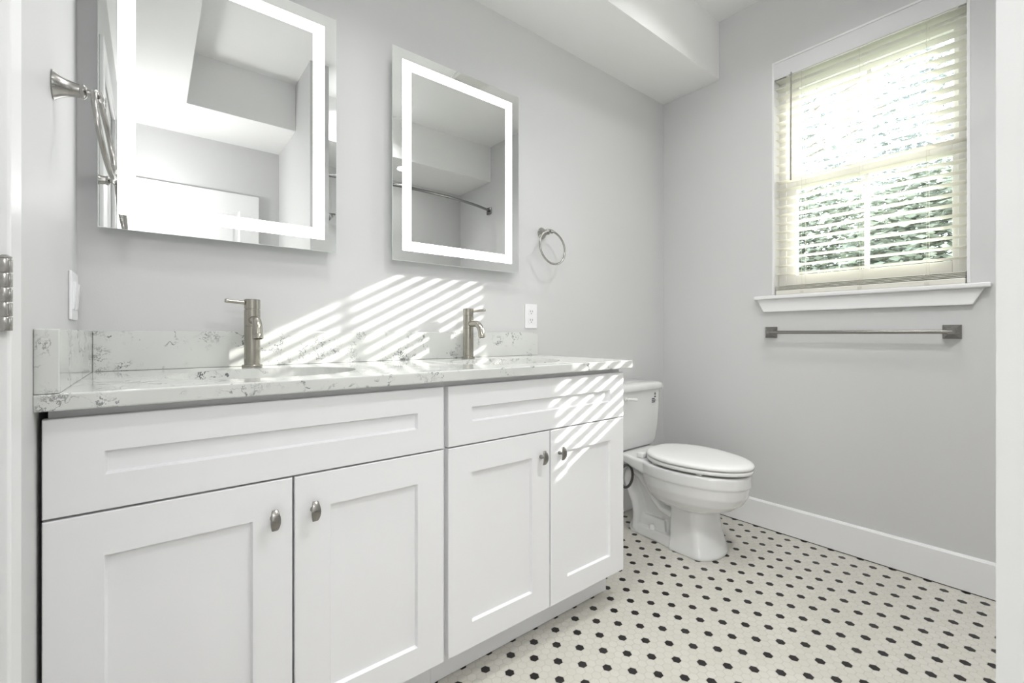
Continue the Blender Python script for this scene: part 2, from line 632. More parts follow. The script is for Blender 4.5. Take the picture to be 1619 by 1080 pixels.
def panel_door(name, face, u0, u1, z0, z1, thick, mapf):
    """door leaf with two recessed panels; mapf(u, depth, z) -> point"""
    bm = bmesh.new()
    st = 0.125
    pan = [(u0 + st, u1 - st, z0 + 0.20, z0 + 0.86), (u0 + st, u1 - st, z0 + 1.02, z1 - 0.125)]
    us = [u0, u0 + st, u1 - st, u1]
    zs = [z0, pan[0][2], pan[0][3], pan[1][2], pan[1][3], z1]
    for side in (0, 1):
        for i in range(3):
            for k in range(5):
                if i == 1 and k in (1, 3):
                    a = (us[i], us[i + 1], zs[k], zs[k + 1])
                    steps = [(0, 0.0), (0.012, 0.009), (0.030, 0.009), (0.045, 0.003)]
                    dd = lambda q: q if side == 0 else thick - q
                    rings = [[mapf(a[0] + s, dd(q), a[2] + s), mapf(a[1] - s, dd(q), a[2] + s),
                              mapf(a[1] - s, dd(q), a[3] - s), mapf(a[0] + s, dd(q), a[3] - s)] for s, q in steps]
                    add_loft(bm, rings, False, True)
                else:
                    d0 = 0 if side == 0 else thick
                    bm.faces.new([bm.verts.new(Vector(mapf(u, d0, z))) for u, z in
                                  ((us[i], zs[k]), (us[i + 1], zs[k]), (us[i + 1], zs[k + 1]), (us[i], zs[k + 1]))])
    for (p, q) in (((u0, z0), (u1, z0)), ((u1, z0), (u1, z1)), ((u1, z1), (u0, z1)), ((u0, z1), (u0, z0))):
        bm.faces.new([bm.verts.new(Vector(mapf(p[0], 0, p[1]))), bm.verts.new(Vector(mapf(q[0], 0, q[1]))),
                      bm.verts.new(Vector(mapf(q[0], thick, q[1]))), bm.verts.new(Vector(mapf(p[0], thick, p[1])))])
    bmesh.ops.remove_doubles(bm, verts=bm.verts, dist=1e-5)
    return struct(name, bm, M_TRIM)


d1 = panel_door('door_1', 0, DY0 + 0.003, DY1 - 0.003, 0.008, DZ - 0.003, 0.035, lambda u, d, z: (XL - 0.002 - d, u, z))
HX, HY = XL + 0.0095, 0.806
for hz in (0.25, 1.0475, 1.85):
    bm = bmesh.new()
    L_ = 0.088
    k5 = L_ / 5
    for i in range(5):
        z0 = hz - L_ / 2 + i * k5
        add_lathe(bm, [(0, z0 + .0005), (0.0058, z0 + .0005), (0.0064, z0 + .0014), (0.0064, z0 + k5 - .0014), (0.0058, z0 + k5 - .0005), (0, z0 + k5 - .0005)], (HX, HY, 0), n=24)
    add_lathe(bm, [(0.0045, hz + L_ / 2), (0.0060, hz + L_ / 2), (0.0060, hz + L_ / 2 + 0.002), (0.003, hz + L_ / 2 + 0.004), (0, hz + L_ / 2 + 0.004)], (HX, HY, 0), n=24)
    add_box(bm, XL - 0.004, HX, HY - 0.0018, HY + 0.0018, hz - L_ / 2, hz + L_ / 2)
    h = obj('hinge', bm, M_NICKL, d1, 40)
    h['label'] = 'satin nickel hinge'

# second door leaf standing open flat against the front wall (seen in the mirror)
d2 = panel_door('door_2', 0, XL + 0.004, 0.649, 0.012, 2.045, 0.035, lambda u, d, z: (u, -0.80 - d, z))
bm = bmesh.new()
add_lathe(bm, [(0.028, 0), (0.028, 0.006), (0.010, 0.009), (0.010, 0.03), (0.024, 0.04), (0.027, 0.052), (0.020, 0.062), (0, 0.064)], (0.585, -0.80, 0.95), (0, 1, 0))
obj('door_handle', bm, M_NICKL, d2, 40)['label'] = 'nickel door knob'

# ------------------------------------------------------------------ window
bm = bmesh.new()
FX0, FX1 = XR + 0.066, XR + 0.150                 # vinyl frame depth
fw = 0.036
add_box(bm, FX0, FX1, WY0, WY0 + fw, WZ0, WZ1, 0.002)
add_box(bm, FX0, FX1, WY1 - fw, WY1, WZ0, WZ1, 0.002)
add_box(bm, FX0, FX1, WY0 + fw, WY1 - fw, WZ1 - 0.045, WZ1, 0.002)
add_box(bm, FX0, FX1, WY0 + fw, WY1 - fw, WZ0, WZ0 + 0.045, 0.002)
win = struct('window_1', bm, M_VINYL)


def sash(name, x0, x1, z0, z1, gz0, gz1, gy0=0.318, gy1=0.888):
    bm = bmesh.new()
    y0, y1 = WY0 + fw - 0.006, WY1 - fw + 0.006
    add_box(bm, x0, x1, y0, gy0, z0, z1, 0.002)
    add_box(bm, x0, x1, gy1, y1, z0, z1, 0.002)
    add_box(bm, x0, x1, gy0, gy1, z0, gz0, 0.002)
    add_box(bm, x0, x1, gy0, gy1, gz1, z1, 0.002)
    s = obj(name, bm, M_VINYL, win)
    bm = bmesh.new()
    xm = (x0 + x1) / 2
    add_box(bm, xm - 0.006, xm + 0.006, 0.603 - 0.009, 0.603 + 0.009, gz0, gz1, 0.002)
    obj('muntin', bm, M_TRIM, s)
    bm = bmesh.new()
    add_box(bm, xm - 0.002, xm + 0.002, gy0 - 0.004, gy1 + 0.004, gz0 - 0.004, gz1 + 0.004)
    obj('pane', bm, M_GLASS, s)
    return s


sash('upper_sash', XR + 0.112, XR + 0.144, 1.745, WZ1 - 0.040, 1.79, 2.262)
sash('lower_sash', XR + 0.074, XR + 0.106, WZ0 + 0.040, 1.785, 1.300, 1.735)
bm = bmesh.new()                                  # stool
add_box(bm, XR - 0.034, XR + 0.070, WY0 + 0.0005, WY1 - 0.0005, 1.178, 1.196, 0.003)
add_box(bm, XR - 0.036, XR - 0.0005, 0.200, 1.050, 1.177, 1.196, 0.005)
obj('window_sill', bm, M_TRIM, win)
bm = bmesh.new()                                  # apron with slanted ends
add_prism(bm, [(XR - 0.0002, 0.218, 1.177), (XR - 0.0002, 1.040, 1.177), (XR - 0.0002, 1.008, 1.114), (XR - 0.0002, 0.250, 1.114)], (-0.018, 0, 0))
bmesh.ops.bevel(bm, geom=[e for e in bm.edges], offset=0.002, segments=2, affect='EDGES')
obj('apron', bm, M_TRIM, win)
bm = bmesh.new()                                  # jamb liner: painted return of the opening
add_box(bm, XR - 0.002, FX0, WY1 - 0.004, WY1 + 0.006, WZ0 + 0.018, WZ1 + 0.006, 0.001)
add_box(bm, XR - 0.002, FX0, WY0 - 0.006, WY0 + 0.004, WZ0 + 0.018, WZ1 + 0.006, 0.001)
add_box(bm, XR - 0.002, FX0, WY0 + 0.004, WY1 - 0.004, WZ1 - 0.004, WZ1 + 0.006, 0.001)
obj('jamb_liner', bm, M_TRIM, win)

# eave added outside the window, edge placed to cut off the sun
box_struct('eave', XR + WT, 3.50, -1.5, 3.2, 2.665, 2.80, M_TRIM)

# ------------------------------------------------------------------ blind
blind = thing('window_blind', 'cream horizontal slat blind lowered over the window', 'window blind', (XR + 0.03, 0.616, 1.20))
BY0, BY1 = WY0 + 0.008, WY1 - 0.008
BX = XR + 0.034                                   # slat centre line
bm = bmesh.new()                                  # valance: flat board with eased top and bottom
vz0, vz1 = 2.292, 2.366
add_prism(bm, [(XR + 0.002, BY0 - 0.003, vz1), (XR - 0.010, BY0 - 0.003, vz1), (XR - 0.008, BY0 - 0.003, vz1 - 0.010), (XR - 0.001, BY0 - 0.003, vz0 + 0.010),
               (XR + 0.001, BY0 - 0.003, vz0), (XR + 0.007, BY0 - 0.003, vz0)], (0, BY1 - BY0 + 0.006, 0))
v_ = obj('valance', bm, M_VALANCE, blind)
v_['label'] = 'white valance board'
bm = bmesh.new()
add_box(bm, XR + 0.009, XR + 0.060, BY0, BY1, 2.322, 2.366, 0.002)
obj('head_rail', bm, M_RAIL, blind)
tilt = math.radians(-3.0)
bm = bmesh.new()
pitch = 0.0427


def slat(bm, z, tl):
    n = 6
    for s in (0,):
        top, bot = [], []
        for i in range(n + 1):
            q = -0.025 + 0.05 * i / n
            crown = 0.0022 * (1 - (q / 0.025) ** 2)
            for lst, off in ((top, 0.0013), (bot, -0.0013)):
                dx, dz = q, crown + off
                lst.append((BX + dx * math.cos(tl) - dz * math.sin(tl), z + dx * math.sin(tl) + dz * math.cos(tl)))
        prof = top + bot[::-1]
        add_prism(bm, [(x, BY0, zz) for x, zz in prof], (0, BY1 - BY0, 0))


z = 2.286
while z > 1.275:
    slat(bm, z, tilt)
    z -= pitch
obj('slats', bm, M_SLAT, blind, 35)
bm = bmesh.new()                                  # surplus slats stacked on the bottom rail
for i in range(4):
    slat(bm, 1.2265 + 0.0062 * i, math.radians(0.5 + i * 0.4))
obj('stacked_slats', bm, M_RAIL, blind, 35)
bm = bmesh.new()
add_box(bm, BX - 0.026, BX + 0.026, BY0, BY1, 1.1985, 1.2225, 0.004)
obj('bottom_rail', bm, M_RAIL, blind)
for cy in (0.386, 0.611, 0.842):
    bm = bmesh.new()
    for dx in (-0.0265, 0.0265):
        add_tube(bm, [(BX + dx, cy, 1.215), (BX + dx, cy, 2.33)], 0.0007, 6)
    zz = 2.286
    while zz > 1.275:
        add_tube(bm, [(BX - 0.0265, cy + 0.004, zz - 0.0075), (BX + 0.0265, cy + 0.004, zz + 0.0025)], 0.0004, 5)
        zz -= pitch
    add_box(bm, BX - 0.0285, BX - 0.0268, cy - 0.008, cy + 0.008, 1.203, 1.214, 0.0006)
    obj('ladder_cord', bm, M_CORD, blind)
    bm = bmesh.new()
    pts = []
    for k in range(40):
        a = 2 * PI * k / 13
        pts.append((BX - 0.030 - 0.001 * math.sin(a * 1.7), cy + 0.012 * math.sin(a), 1.236 + 0.010 * math.cos(a * 1.31)))
    add_tube(bm, pts, 0.0006, 5)
    obj('cord_slack', bm, M_CORD, blind)
bm = bmesh.new()
add_tube(bm, [(XR + 0.0005, 0.886, 2.30), (XR - 0.001, 0.887, 2.0), (XR + 0.001, 0.888, 1.765)], [0.0035, 0.0038, 0.0042], 8)
obj('tilt_wand', bm, paint('wand_acrylic', (0.34, 0.33, 0.30), 0.2), blind, 40)

# ------------------------------------------------------------------ vanity
YF = 1.0641                                       # face of the cabinet fronts
ZD = 0.8743                                       # underside of the worktop
DTH = 0.020


def shaker(name, x0, x1, z0, z1, px0, px1, pz0, pz1, parent):
    """framed front with a recessed flat panel"""
    bm = bmesh.new()
    y0, y1 = YF, YF + DTH
    e = 0.0016
    rec = 0.0095
    R = lambda a0, a1, b0, b1, y: [(a0, y, b0), (a1, y, b0), (a1, y, b1), (a0, y, b1)]
    add_loft(bm, [R(x0, x1, z0, z1, y1), R(x0, x1, z0, z1, y0 + e), R(x0 + e, x1 - e, z0 + e, z1 - e, y0),
                  R(px0, px1, pz0, pz1, y0), R(px0 + 0.0035, px1 - 0.0035, pz0 + 0.0035, pz1 - 0.0035, y0 + rec)], True, True)
    return obj(name, bm, M_CAB, parent)


def knob(parent, x, z):
    bm = bmesh.new()
    add_lathe(bm, [(0, 0), (0.0062, 0), (0.0066, 0.003), (0.0060, 0.0065), (0.0038, 0.0095), (0.0034, 0.018), (0.0055, 0.021), (0, 0.021)],
              (x, YF, z), (0, -1, 0), 20)
    # bowed face: wider in the middle, curved from top to bottom
    rows = []
    H = 0.0215
    for i in range(13):
        t = -1 + 2 * i / 12
        hw = 0.0058 + 0.0037 * (1 - t * t)
        yy = YF - 0.0285 + 0.0085 * t * t
        th = 0.0042 - 0.0010 * t * t
        zz = z + t * H
        rows.append([(x - hw, yy + th, zz), (x - hw, yy + 0.0010, zz), (x - hw + 0.0014, yy, zz), (x + hw - 0.0014, yy, zz), (x + hw, yy + 0.0010, zz), (x + hw, yy + th, zz)])
    add_loft(bm, rows)
    return obj('knob', bm, M_NICKD, parent, 35)


def cabinet(label, bx0, bx1, fx0, fx1, gap, px, kx):
    c = thing('vanity_cabinet', label, 'cabinet', ((bx0 + bx1) / 2, 1.33, 0.0), 'white vanity cabinets')
    bm = bmesh.new()
    t = 0.016
    zb = 0.1177
    yb0, yb1 = YF + DTH + 0.002, YW - 0.002
    add_box(bm, bx0, bx0 + t, yb0, yb1, zb, ZD - 0.001)
    add_box(bm, bx1 - t, bx1, yb0, yb1, zb, ZD - 0.001)
    add_box(bm, bx0 + t, bx1 - t, yb0, yb1, zb, zb + t)
    add_box(bm, bx0 + t, bx1 - t, yb1 - 0.012, yb1, zb + t, ZD - 0.001)
    add_box(bm, bx0 + t, bx1 - t, yb0, yb0 + 0.019, ZD - 0.035, ZD - 0.001)          # top rail of the face frame
    add_box(bm, bx0 + t, bx1 - t, yb0, yb0 + 0.019, 0.672, 0.708)                    # middle rail
    add_box(bm, bx0 + t, bx0 + t + 0.02, yb0, yb0 + 0.019, zb + t, ZD - 0.035)
    add_box(bm, bx1 - t - 0.02, bx1 - t, yb0, yb0 + 0.019, zb + t, ZD - 0.035)
    add_box(bm, bx0, bx0 + t, 1.1513, yb1, 0.0, zb)
    add_box(bm, bx1 - t, bx1, 1.1513, yb1, 0.0, zb)
    obj('carcass', bm, M_CAB, c)
    bm = bmesh.new()
    add_box(bm, bx0 + 0.0002, bx1 - 0.0002, 1.1503, 1.1663, 0.0015, zb - 0.0005, 0.0008)
    obj('toe_kick', bm, M_CAB, c)
    shaker('drawer_front', fx0, fx1, 0.6925, 0.8582, fx0 + 0.077, fx1 - 0.077, 0.754, 0.796, c)
    d = shaker('door', fx0, gap - 0.0022, 0.1177, 0.6885, fx0 + 0.077, gap - 0.0775, 0.190, 0.6125, c)
    knob(d, kx[0], 0.611)
    d = shaker('door', gap + 0.0022, fx1, 0.1177, 0.6885, gap + 0.0775, fx1 - 0.077, 0.190, 0.6125, c)
    knob(d, kx[1], 0.611)
    return c


cabinet('white shaker vanity cabinet against the left wall, under the near faucet', -0.1345, 0.6235, -0.1395, 0.6170, 0.2435, None, (0.2035, 0.2835))
cabinet('white shaker vanity cabinet next to the toilet, striped with sunlight', 0.6240, 1.3905, 0.6310, 1.3880, 1.0100, None, (0.9680, 1.0500))

# worktop with two oval cut-outs, back and side splash
ZT = 0.9029
YC = 1.0388
CXR = 1.4236
SINKS = [(0.239, 1.290), (1.009, 1.290)]
SA, SB = 0.213, 0.163
bm = bmesh.new()
out = [(XL + 0.0005, YC), ] + arc(CXR - 0.022, YC + 0.022, 0.022, -PI / 2, 0, 8) + [(CXR, YW - 0.0005), (XL + 0.0005, YW - 0.0005)]
add_prism(bm, [(x, y, ZD) for x, y in out], (0, 0, ZT - ZD))
bmesh.ops.recalc_face_normals(bm, faces=bm.faces)
eds = [e for e in bm.edges if abs(e.verts[0].co.z - e.verts[1].co.z) < 1e-6 and
       all(v.co.y < YW - 0.1 or v.co.x > CXR - 0.001 for v in e.verts) and not (e.verts[0].co.x < XL + 0.01 and e.verts[1].co.x < XL + 0.01)]
bmesh.ops.bevel(bm, geom=eds, offset=0.003, segments=2, profile=0.5, affect='EDGES')
top = obj('countertop', bm, M_QUARTZ)
tag(top, 'white quartz countertop with grey veins on the double vanity', 'countertop')
bm = bmesh.new()
for cx, cy in SINKS:
    ell = [(cx + SA * math.cos(2 * PI * i / 72), cy + SB * math.sin(2 * PI * i / 72)) for i in range(72)]
    add_prism(bm, [(x, y, ZD - 0.05) for x, y in ell], (0, 0, 0.2))
cut = obj('cut', bm, M_QUARTZ)
md = top.modifiers.new('holes', 'BOOLEAN')
md.operation = 'DIFFERENCE'
md.solver = 'EXACT'
md.object = cut
bake(top)
bpy.data.objects.remove(cut, do_unlink=True)
bm = bmesh.new()
add_box(bm, XL + 0.0305, CXR, YW - 0.0195, YW - 0.0005, ZT + 0.0004, 1.0085, 0.0012)
obj('backsplash', bm, M_QUARTZ, top)
bm = bmesh.new()
add_box(bm, XL + 0.0005, XL + 0.030, YC + 0.0006, YW - 0.0005, ZT + 0.0004, 1.0085, 0.0012)
obj('side_splash', bm, M_QUARTZ, top)

for (cx, cy), lab in zip(SINKS, ('white oval undermount sink below the near faucet, close to the left wall',
                                 'white oval undermount sink below the far faucet, by the outlet')):
    s = thing('sink', lab, 'sink', (cx, cy, 0.74), 'undermount sinks')
    bm = bmesh.new()
    n = 64
    rings = []
    inner = [(1.00, -0.0012), (1.00, -0.004), (0.985, -0.030), (0.95, -0.070), (0.86, -0.105), (0.70, -0.128), (0.45, -0.140), (0.12, -0.146)]
    for k, dz in inner:
        rings.append([(cx + SA * 1.01 * k * math.cos(2 * PI * i / n), cy + SB * 1.01 * k * math.sin(2 * PI * i / n), ZD + dz) for i in range(n)])
    outer = [(1.09, -0.0012), (1.09, -0.010), (1.04, -0.014), (1.02, -0.040), (0.97, -0.085), (0.86, -0.122), (0.6, -0.150), (0.12, -0.158)]
    orings = [[(cx + SA * k * math.cos(2 * PI * i / n), cy + SB * k * math.sin(2 * PI * i / n), ZD + dz) for i in range(n)] for k, dz in outer]
    add_loft(bm, orings[::-1] + rings, True, True)
    obj('basin', bm, M_SINK, s, 50)
    bm = bmesh.new()
    add_lathe(bm, [(0, -0.1445), (0.020, -0.1445), (0.022, -0.143), (0.015, -0.1415), (0, -0.140)], (cx, cy, ZD), n=28)
    obj('drain', bm, M_NICK, s, 40)


# ------------------------------------------------------------------ faucets
def faucet(label, x, y, hdir):
    f = thing('faucet', label, 'faucet', (x, y, ZT), 'brushed nickel faucets')
    bm = bmesh.new()
    add_lathe(bm, [(0, 0.0003), (0.0265, 0.0003), (0.0272, 0.001), (0.0272, 0.0058), (0.0262, 0.0070), (0.021, 0.0070)], (x, y, ZT), n=48)
    obj('base_plate', bm, M_NICK, f, 35)
    R = 0.0212
    bm = bmesh.new()
    add_lathe(bm, [(0.0, 0.006), (R, 0.006), (R, 0.1205), (R - 0.0005, 0.1210), (R - 0.0005, 0.1216), (R, 0.1221), (R, 0.1690), (R - 0.0008, 0.1700), (0, 0.1700)], (x, y, ZT), n=56)
    obj('body', bm, M_NICK, f, 35)
    bm = bmesh.new()
    add_lathe(bm, [(0, 0.1700), (R - 0.002, 0.1700), (R - 0.002, 0.1722), (R - 0.0006, 0.1722), (R, 0.1728), (R, 0.1995), (R - 0.0010, 0.2005), (0, 0.2010)], (x, y, ZT), n=56)
    obj('cap', bm, M_NICK, f, 35)
    # spout: short horizontal run, then an elbow turned down and outward
    bm = bmesh.new()
    zs = ZT + 0.1385
    pts = [(x, y - 0.010, zs), (x, y - 0.030, zs), (x, y - 0.052, zs)]
    r = 0.040
    for k in range(1, 11):
        a = math.radians(76) * k / 10
        pts.append((x, y - 0.052 - r * math.sin(a), zs - r * (1 - math.cos(a))))
    d = Vector((0, -math.cos(math.radians(76)), -math.sin(math.radians(76))))
    e = Vector(pts[-1])
    pts += [tuple(e + d * 0.012)]
    add_tube(bm, pts, 0.0122, 24)
    obj('spout', bm, M_NICK, f, 40)
    bm = bmesh.new()
    e = Vector(pts[-1])
    add_lathe(bm, [(0.0108, 0), (0.0128, 0.0004), (0.0131, 0.001), (0.0131, 0.012), (0.0118, 0.0128), (0.0100, 0.0128), (0.0095, 0.008), (0, 0.008)], e, d, 28)
    obj('aerator', bm, M_NICK, f, 35)
    # lever: slim straight pin with a slightly thicker tip
    h = Vector((hdir[0], hdir[1], 0.10)).normalized()
    o = Vector((x, y, ZT + 0.1875))
    bm = bmesh.new()
    add_lathe(bm, [(0, 0.010), (0.0060, 0.010), (0.0055, 0.030), (0.0052, 0.060), (0.0058, 0.062), (0.0058, 0.069), (0.0050, 0.070), (0, 0.070)], o, h, 20)
    obj('lever', bm, M_NICK, f, 40)
    return f


faucet('brushed nickel faucet over the near sink, lever pointing to the left wall', 0.237, 1.533, (-1.0, 0.0))
faucet('brushed nickel faucet over the far sink, lever pointing to the right', 1.001, 1.533, (0.80, -0.60))


# ------------------------------------------------------------------ lighted mirrors
def led_mirror(label, x0, x1, z0, z1):
    mth_ = 0.046
    g = thing('lighted_mirror', label, 'mirror', ((x0 + x1) / 2, YW, z0), 'lighted mirrors')
    bm = bmesh.new()
    add_box(bm, x0 + 0.022, x1 - 0.022, YW - mth_ + 0.0055, YW - 0.0005, z0 + 0.022, z1 - 0.022, 0.002)
    obj('housing', bm, M_HOUSE, g)
    yf = YW - mth_
    i0, i1 = 0.0385, 0.0745
    R = lambda s, y: [(x0 + s, y, z0 + s), (x1 - s, y, z0 + s), (x1 - s, y, z1 - s), (x0 + s, y, z1 - s)]
    bm = bmesh.new()                              # glass front: border and centre
    for a, b_ in ((0.0008, i0),):
        p, q = [bm.verts.new(v) for v in R(a, yf)], [bm.verts.new(v) for v in R(b_, yf)]
        for k in range(4):
            bm.faces.new((p[k], p[(k + 1) % 4], q[(k + 1) % 4], q[k]))
    bm.faces.new([bm.verts.new(v) for v in R(i1, yf)])
    obj('mirror_glass', bm, M_MIRROR, g)
    bm = bmesh.new()
    add_loft(bm, [R(0.0008, yf), R(0, yf + 0.0008), R(0, yf + 0.0045), R(0.0008, yf + 0.005)], False, True)
    obj('glass_edge', bm, M_EDGE, g)
    bm = bmesh.new()
    p, q = [bm.verts.new(v) for v in R(i0, yf)], [bm.verts.new(v) for v in R(i1, yf)]
    for k in range(4):
        bm.faces.new((p[k], p[(k + 1) % 4], q[(k + 1) % 4], q[k]))
    lb = obj('light_band', bm, M_LED, g)
    lb['label'] = 'glowing white frosted light band'
    return g


led_mirror('lighted rectangular wall mirror above the near faucet, beside the left wall', -0.1045, 0.4890, 1.2735, 2.056)
led_mirror('lighted rectangular wall mirror above the far faucet, beside a small towel ring', 0.6880, 1.2820, 1.2715, 2.056)


# ------------------------------------------------------------------ towel rings
def towel_ring(label, base, out, side):
    """base on the wall, out = unit vector off the wall, side = horizontal unit vector along the wall"""
    out, side = Vector(out), Vector(side)
    t = thing('towel_ring', label, 'towel ring', base, 'towel rings')
    bm = bmesh.new()
    add_lathe(bm, [(0, 0.0004), (0.0268, 0.0004), (0.0272, 0.002), (0.0255, 0.004), (0.0205, 0.011), (0.0160, 0.020), (0.0132, 0.030), (0.0124, 0.038),
                   (0.0138, 0.040), (0.0138, 0.044), (0.0105, 0.047), (0.0085, 0.048), (0, 0.048)], base, out, 40)
    obj('post', bm, M_NICKL, t, 40)
    bm = bmesh.new()
    b0 = Vector(base)
    pts = [b0 + out * 0.046, b0 + out * 0.062]
    add_tube(bm, pts, 0.0068, 16)
    add_tube(bm, [b0 + out * 0.0635 + side * -0.0085 + Vector((0, 0, -0.002)), b0 + out * 0.0635 + side * 0.0085 + Vector((0, 0, -0.002))], 0.0096, 18)
    obj('ring_holder', bm, M_NICKL, t, 40)
    bm = bmesh.new()
    R = 0.0795
    lean = math.radians(8)
    c = b0 + out * 0.0635 + Vector((0, 0, 0.000))
    down = (Vector((0, 0, -1)) * math.cos(lean) + out * math.sin(lean)).normalized()
    ctr = c + down * R
    pts = [ctr + (side * math.cos(2 * PI * i / 72) + down * math.sin(2 * PI * i / 72)) * R for i in range(72)]
    add_tube(bm, pts, 0.0049, 12, closed=True)
    obj('ring', bm, M_NICKL, t, 60)
    return t


towel_ring('nickel towel ring on the left wall, beside the near mirror', (XL, 1.225, 1.478), (1, 0, 0), (0.075, 0.997, 0))
towel_ring('small nickel towel ring on the back wall above the outlet', (1.464, YW, 1.483), (0, -1, 0), (1, 0, 0))

# ------------------------------------------------------------------ towel bar under the window
tb = thing('towel_bar', 'satin nickel towel bar below the window sill', 'towel bar', (XR, 0.64, 1.0095))
for yc in (0.976, 0.309):
    bm = bmesh.new()
    R = lambda h, x: [(x, yc - h, 1.0095 - h), (x, yc + h, 1.0095 - h), (x, yc + h, 1.0095 + h), (x, yc - h, 1.0095 + h)]
    add_loft(bm, [R(0.0275, XR - 0.0003), R(0.0275, XR - 0.006), R(0.0245, XR - 0.010), R(0.0120, XR - 0.034), R(0.0085, XR - 0.044), R(0.0085, XR - 0.054)])
    obj('bracket', bm, M_NICKD, tb, 30)
bm = bmesh.new()
add_tube(bm, [(XR - 0.047, 0.303, 1.0095), (XR - 0.047, 0.982, 1.0095)], 0.0078, 20)
obj('bar', bm, M_NICKD, tb, 40)

# ------------------------------------------------------------------ outlet and light switch
ou = thing('wall_outlet', 'white duplex wall outlet above the right end of the countertop', 'outlet', (1.392, YW, 1.028))
bm = bmesh.new()
add_box(bm, 1.3555, 1.4285, YW - 0.0055, YW - 0.0003, 1.0275, 1.1405, 0.002)
obj('plate', bm, M_PLATE, ou)
for zc in (1.0640, 1.1035):
    bm = bmesh.new()
    pr = [(1.392 + dx, YW - 0.0054, zc + dz) for dx, dz in rrect(-0.017, 0.017, -0.0145, 0.0145, 0.009, 6)]
    add_prism(bm, pr, (0, -0.0016, 0))
    r_ = obj('receptacle', bm, M_PLATE, ou)
    bm = bmesh.new()
    for dx in (-0.0063, 0.0063):
        add_box(bm, 1.392 + dx - 0.0012, 1.392 + dx + 0.0012, YW - 0.0073, YW - 0.0068, zc - 0.001, zc + 0.008)
    add_lathe(bm, [(0.0026, 0), (0.0026, 0.0005), (0, 0.0005)], (1.392, YW - 0.0068, zc - 0.0075), (0, -1, 0), 14)
    obj('slot', bm, M_DARK, r_)
sw = thing('light_switch', 'white two-gang light switch on the left wall above the side splash', 'light switch', (XL, 1.494, 1.036))
bm = bmesh.new()
add_box(bm, XL + 0.0003, XL + 0.006, 1.436, 1.548, 1.034, 1.147, 0.002)
obj('plate', bm, M_PLATE, sw)
for yc in (1.471, 1.517):
    bm = bmesh.new()
    add_box(bm, XL + 0.0058, XL + 0.0075, yc - 0.0165, yc + 0.0165, 1.0575, 1.1235, 0.0006)
    add_prism(bm, [(XL + 0.0074, yc - 0.0145, 1.060), (XL + 0.0082, yc - 0.0145, 1.060), (XL + 0.0118, yc - 0.0145, 1.121), (XL + 0.0074, yc - 0.0145, 1.121)], (0, 0.029, 0))
    obj('rocker', bm, M_PLATE, sw)

# ------------------------------------------------------------------ toilet
TX = 1.990
toilet = thing('toilet', 'white two-piece toilet between the vanity and the window wall', 'toilet', (TX, 1.25, 0.0))


def egg(y_front, y_back, hw, z, wide=0.42, back_w=0.6, n=56, pf=2.1, cx=TX):
    """egg outline: rounded front, blunter back; the widest place at fraction wide from the back"""
    yw = y_back - (y_back - y_front) * wide
    pts = []
    for i in range(n):
        a = 2 * PI * i / n
        c, s = math.cos(a), math.sin(a)
        if s <= 0:                                # front half (towards -Y)
            x = hw * (abs(c) ** (2 / pf)) * (1 if c >= 0 else -1)
            y = yw + (yw - y_front) * -(abs(s) ** (2 / pf))
        else:
            pb = 2.0 + back_w * 3.0
            x = hw * (abs(c) ** (2 / pb)) * (1 if c >= 0 else -1)
            y = yw + (y_back - yw) * (abs(s) ** (2 / pb))
            x *= 1 - (0.26 * (abs(y - yw) / (y_back - yw)) ** 1.6)
        pts.append((cx + x, y, z))
    return pts


bm = bmesh.new()
# rim band and bowl
t = bmesh.new()
add_loft(t, [egg(1.02, 1.24, 0.098, 0.198), egg(0.985, 1.275, 0.125, 0.209), egg(0.940, 1.308, 0.149, 0.228), egg(0.905, 1.333, 0.165, 0.256), egg(0.884, 1.352, 0.174, 0.292), egg(0.877, 1.362, 0.1765, 0.333),
             egg(0.8765, 1.364, 0.1768, 0.3365), egg(0.871, 1.370, 0.1805, 0.340), egg(0.871, 1.372, 0.1805, 0.383), egg(0.876, 1.368, 0.1765, 0.390)])
merge(bm, t)
# deck under the tank
t = bmesh.new()
rows = []
for y, hw, zb, zt in ((1.27, 0.150, 0.320, 0.391), (1.36, 0.140, 0.335, 0.394), (1.42, 0.136, 0.352, 0.402), (1.575, 0.132, 0.352, 0.402)):
    rows.append([(TX - hw, y, zb + 0.012), (TX - hw + 0.012, y, zb), (TX + hw - 0.012, y, zb), (TX + hw, y, zb + 0.012), (TX + hw, y, zt - 0.008), (TX + hw - 0.008, y, zt), (TX - hw + 0.008, y, zt), (TX - hw, y, zt - 0.008)])
add_loft(t, rows)
merge(bm, t)
# front pedestal
t = bmesh.new()


def ped(z, yf, yb, hw):
    return [(TX + 0.010 + x, y, z) for x, y in arc(0, yf + hw, hw, PI, 2 * PI, 18)] + [(TX + 0.010 + hw, yb, z), (TX + 0.010 - hw, yb, z)]


def ped2(z, yf, yb, hw):
    k = 0.62
    c = yf + hw * k
    return [(TX + 0.010 + hw * math.cos(a) , c + hw * k * math.sin(a), z) for a in [PI + PI * i / 20 for i in range(21)]] + [(TX + 0.010 + hw, yb, z), (TX + 0.010 - hw, yb, z)]


add_loft(t, [ped2(0.0, 0.988, 1.185, 0.122), ped2(0.012, 0.986, 1.185, 0.122), ped2(0.05, 0.998, 1.185, 0.114), ped2(0.14, 1.018, 1.185, 0.106), ped2(0.26, 1.030, 1.185, 0.103)])
merge(bm, t)
